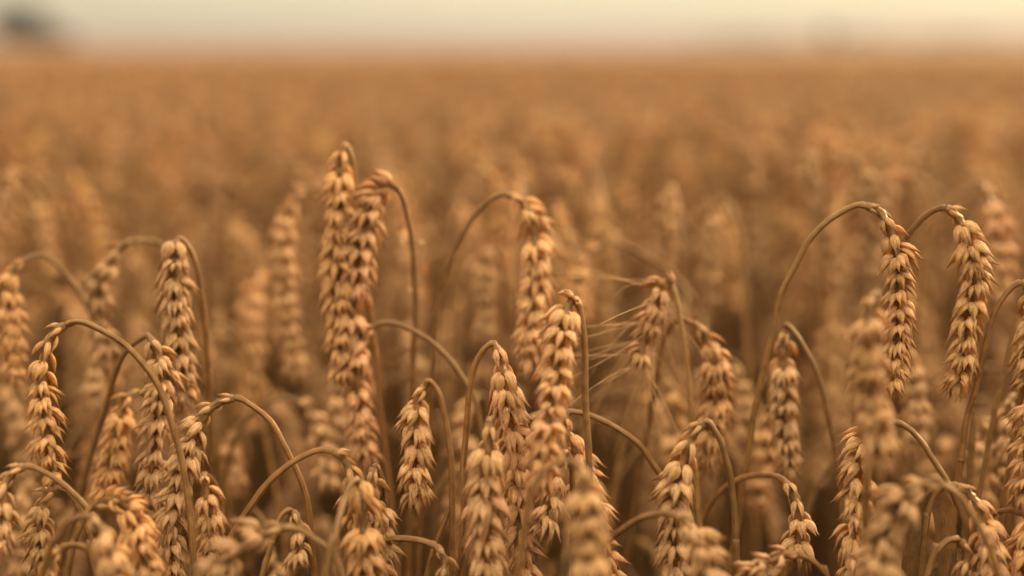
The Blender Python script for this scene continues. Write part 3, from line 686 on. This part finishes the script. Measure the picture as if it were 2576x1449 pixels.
rs = np.random.RandomState(77)
def wedge(y0, y1, dens, mar, seed):
    r = np.random.RandomState(seed); hw = .36 * 1.15
    area = hw * (y1 * y1 - y0 * y0) + 2 * mar * (y1 - y0); n = int(area * dens)
    Y = []; X = []
    while len(Y) < n:
        y = r.uniform(y0, y1); x = r.uniform(-1, 1) * (hw * y1 + mar)
        if abs(x) < hw * y + mar: X.append(x); Y.append(y)
    return np.array(X), np.array(Y)
# understorey: shorter stalks between and under the ones told apart, also round the tripod
def block(x0, x1, y0, y1, dens, seed):
    r = np.random.RandomState(seed); n = int((x1 - x0) * (y1 - y0) * dens)
    return r.uniform(x0, x1, n), r.uniform(y0, y1, n)
X, Y = block(-1.7, 2.1, -1.4, 1.5, 600, 1)
dc = np.hypot(X, Y)
ok = (dc > .12)
X, Y = X[ok], Y[ok]
side_ = np.clip((np.abs(X) - (.36 * np.maximum(Y, 0) + .10)) / .12, 0, 1)
hh = np.interp(Y, [-.5, -.1, .3, .45, .60, .72, .82, 1.5], [.86, .80, .73, .71, .74, .80, .825, .85]); hh = hh * (1 - side_) + .87 * side_ - np.abs(rs.randn(len(X))) * .03
scatter('wheat_understorey', X, Y, hh, np.where((Y < .62), rs.randint(0, 4, len(X)), rs.randint(0, 10, len(X))), 'shorter shaded wheat crowding beneath the foremost ears', 'wheat', .055)
X, Y = wedge(1.40, 4.0, 560, .9, 2)
scatter('wheat_field', X, Y, H - .06 - np.abs(rs.randn(len(X))) * .03, rs.randint(0, 10, len(X)), 'blurred ripe wheat crop stretching away behind the foremost ears', 'wheat')
X, Y = wedge(4.0, 14.0, 420, .9, 3)
scatter('wheat_field', X, Y, H - .065 - np.abs(rs.randn(len(X))) * .02, rs.randint(10, 20, len(X)), 'blurred ripe wheat crop farther back, melting together below the skyline', 'wheat')

# far canopy: bumpy crop surface to the skyline
def sm(t):
    t = np.clip(t, 0, 1); return t * t * (3 - 2 * t)
def far_canopy():
    ys = np.geomspace(13.5, 900, 150); xs = np.linspace(-1, 1, 240)
    Yg = np.repeat(ys[:, None], len(xs), 1); Xg = xs[None] * (Yg * .62 + 3)
    Z = H - .10 + rs.randn(*Yg.shape) * .025 * (1 + Yg / 60) ** .3 + np.clip((Yg - 200) / 700, 0, 1) * (1.2 * sm((Xg / (Yg * .36) - .35) / .3) + 3 * sm((-Xg / (Yg * .36) - .8) / .2))
    G = np.stack([Xg, Yg, Z], -1)
    skirt = G[:1].copy(); skirt[..., 2] = .3
    G = np.concatenate([skirt, G]); mb = MB(); mb.grid(G, G[..., :2]); return mb
o = obj('far_wheat_field', far_canopy().mesh('far_wheat_field', M_CANOPY)); tag(o, 'farthest wheat running flat to the blurred skyline', 'wheat', None, 'stuff')

# ground
mb = MB(); gx = np.linspace(-690, 690, 41); gy = np.linspace(-55, 1090, 41)
G = np.stack(np.meshgrid(gx, gy, indexing='xy') + [np.zeros((41, 41))], -1); mb.grid(G, G[..., :2])
o = obj('ground', mb.mesh('ground', M_SOIL)); o['kind'] = 'structure'

# ------------------------------------------------------------------ far trees
def tree(x, y, h, w, label, seed, n=1800, group=None):
    r = np.random.RandomState(seed)
    root = bpy.data.objects.new('tree', None); COL.objects.link(root); root.location = (x, y, 0); tag(root, label, 'tree', group)
    mb = MB(); tube(mb, catmull([(0, 0, 0), (.1, 0, h * .3), (0, .1, h * .7)], .4), np.linspace(.25, .08, max(5, len(catmull([(0, 0, 0), (.1, 0, h * .3), (0, .1, h * .7)], .4)))), 8)
    for k in range(6):
        a = r.rand() * 6.3; z0 = h * (.25 + .07 * k)
        P = catmull([(0, 0, z0), (math.cos(a) * w * .2, math.sin(a) * w * .2, z0 + h * .15), (math.cos(a) * w * .36, math.sin(a) * w * .36, z0 + h * .25)], .4)
        tube(mb, P, np.linspace(.09, .03, len(P)), 6)
    obj('trunk', mb.mesh('trunk', M_BARK), root)
    cl = [(r.randn() * w * .2, r.randn() * w * .2, h * (.3 + .58 * r.rand()), w * (.14 + .12 * r.rand())) for _ in range(16)]
    C = []
    for _ in range(n):
        cx, cy, cz, cr = cl[r.randint(16)]; v = r.randn(3); v /= np.linalg.norm(v); v *= cr * r.rand() ** .33
        C.append((cx + v[0], cy + v[1], min(h, cz + v[2] * 1.1)))
    C = np.array(C); s = .22 * (.6 + r.rand(n)); A = r.randn(n, 3); A /= np.linalg.norm(A, axis=1)[:, None]; B = np.cross(A, r.randn(n, 3)); B /= np.linalg.norm(B, axis=1)[:, None]
    V = np.stack([C - A * s[:, None], C + B * s[:, None] * .6, C + A * s[:, None], C - B * s[:, None] * .6], 1).reshape(-1, 3)
    mb = MB(); mb.v.append(V); mb.f.append(np.arange(4 * n).reshape(-1, 4)); mb.uv.append(np.zeros((4 * n, 2))); mb.n = 4 * n
    obj('crown', mb.mesh('crown', M_CROWN, False), root)
    return root
tree(-88.0, 258, 7.8, 13, 'dark bushy tree blurred on the skyline at the upper left corner', 1, 14000)
tree(-82.0, 262, 3.6, 7.0, 'low dark bush at the right foot of the dark corner tree', 2, 5000)
tree(66, 300, 6.0, 2.6, 'small lone tree blurred on the right half of the skyline', 3, 2200)

def hedge():
    r = np.random.RandomState(9); n = 9000
    x = r.uniform(95, 330, n); C = np.stack([x, 780 + r.randn(n) * 3, 2.6 + r.rand(n) * (2.6 + 1.2 * np.sin(x * .11))], 1)
    s_ = .7 * (.6 + r.rand(n)); A = r.randn(n, 3); A /= np.linalg.norm(A, axis=1)[:, None]; B = np.cross(A, r.randn(n, 3)); B /= np.linalg.norm(B, axis=1)[:, None]
    V = np.stack([C - A * s_[:, None], C + B * s_[:, None] * .6, C + A * s_[:, None], C - B * s_[:, None] * .6], 1).reshape(-1, 3)
    mb = MB(); mb.v.append(V); mb.f.append(np.arange(4 * n).reshape(-1, 4)); mb.uv.append(np.zeros((4 * n, 2))); mb.n = 4 * n
    o = obj('hedge', mb.mesh('hedge', M_CROWN, False)); tag(o, 'thin dark hedge line on the skyline at the right', 'hedge')
hedge()

# evening haze between the camera and the skyline
def haze():
    v = [(x, y, z) for x in (-700, 700) for y in (-60, 1100) for z in (-1, 40)]
    f = [(0, 1, 3, 2), (4, 6, 7, 5), (0, 4, 5, 1), (2, 3, 7, 6), (0, 2, 6, 4), (1, 5, 7, 3)]
    me = bpy.data.meshes.new('haze'); me.from_pydata(v, [], f); m = bpy.data.materials.new('haze'); m.use_nodes = True
    n = m.node_tree.nodes; n.remove(n['Principled BSDF']); p = n.new('ShaderNodeVolumePrincipled')
    p.inputs['Color'].default_value = (.72, .76, .86, 1); p.inputs['Density'].default_value = HAZE; p.inputs['Anisotropy'].default_value = 0
    m.node_tree.links.new(p.outputs[0], n['Material Output'].inputs['Volume']); me.materials.append(m)
    o = obj('haze', me); o['kind'] = 'stuff'
HAZE = 0.00035
haze()
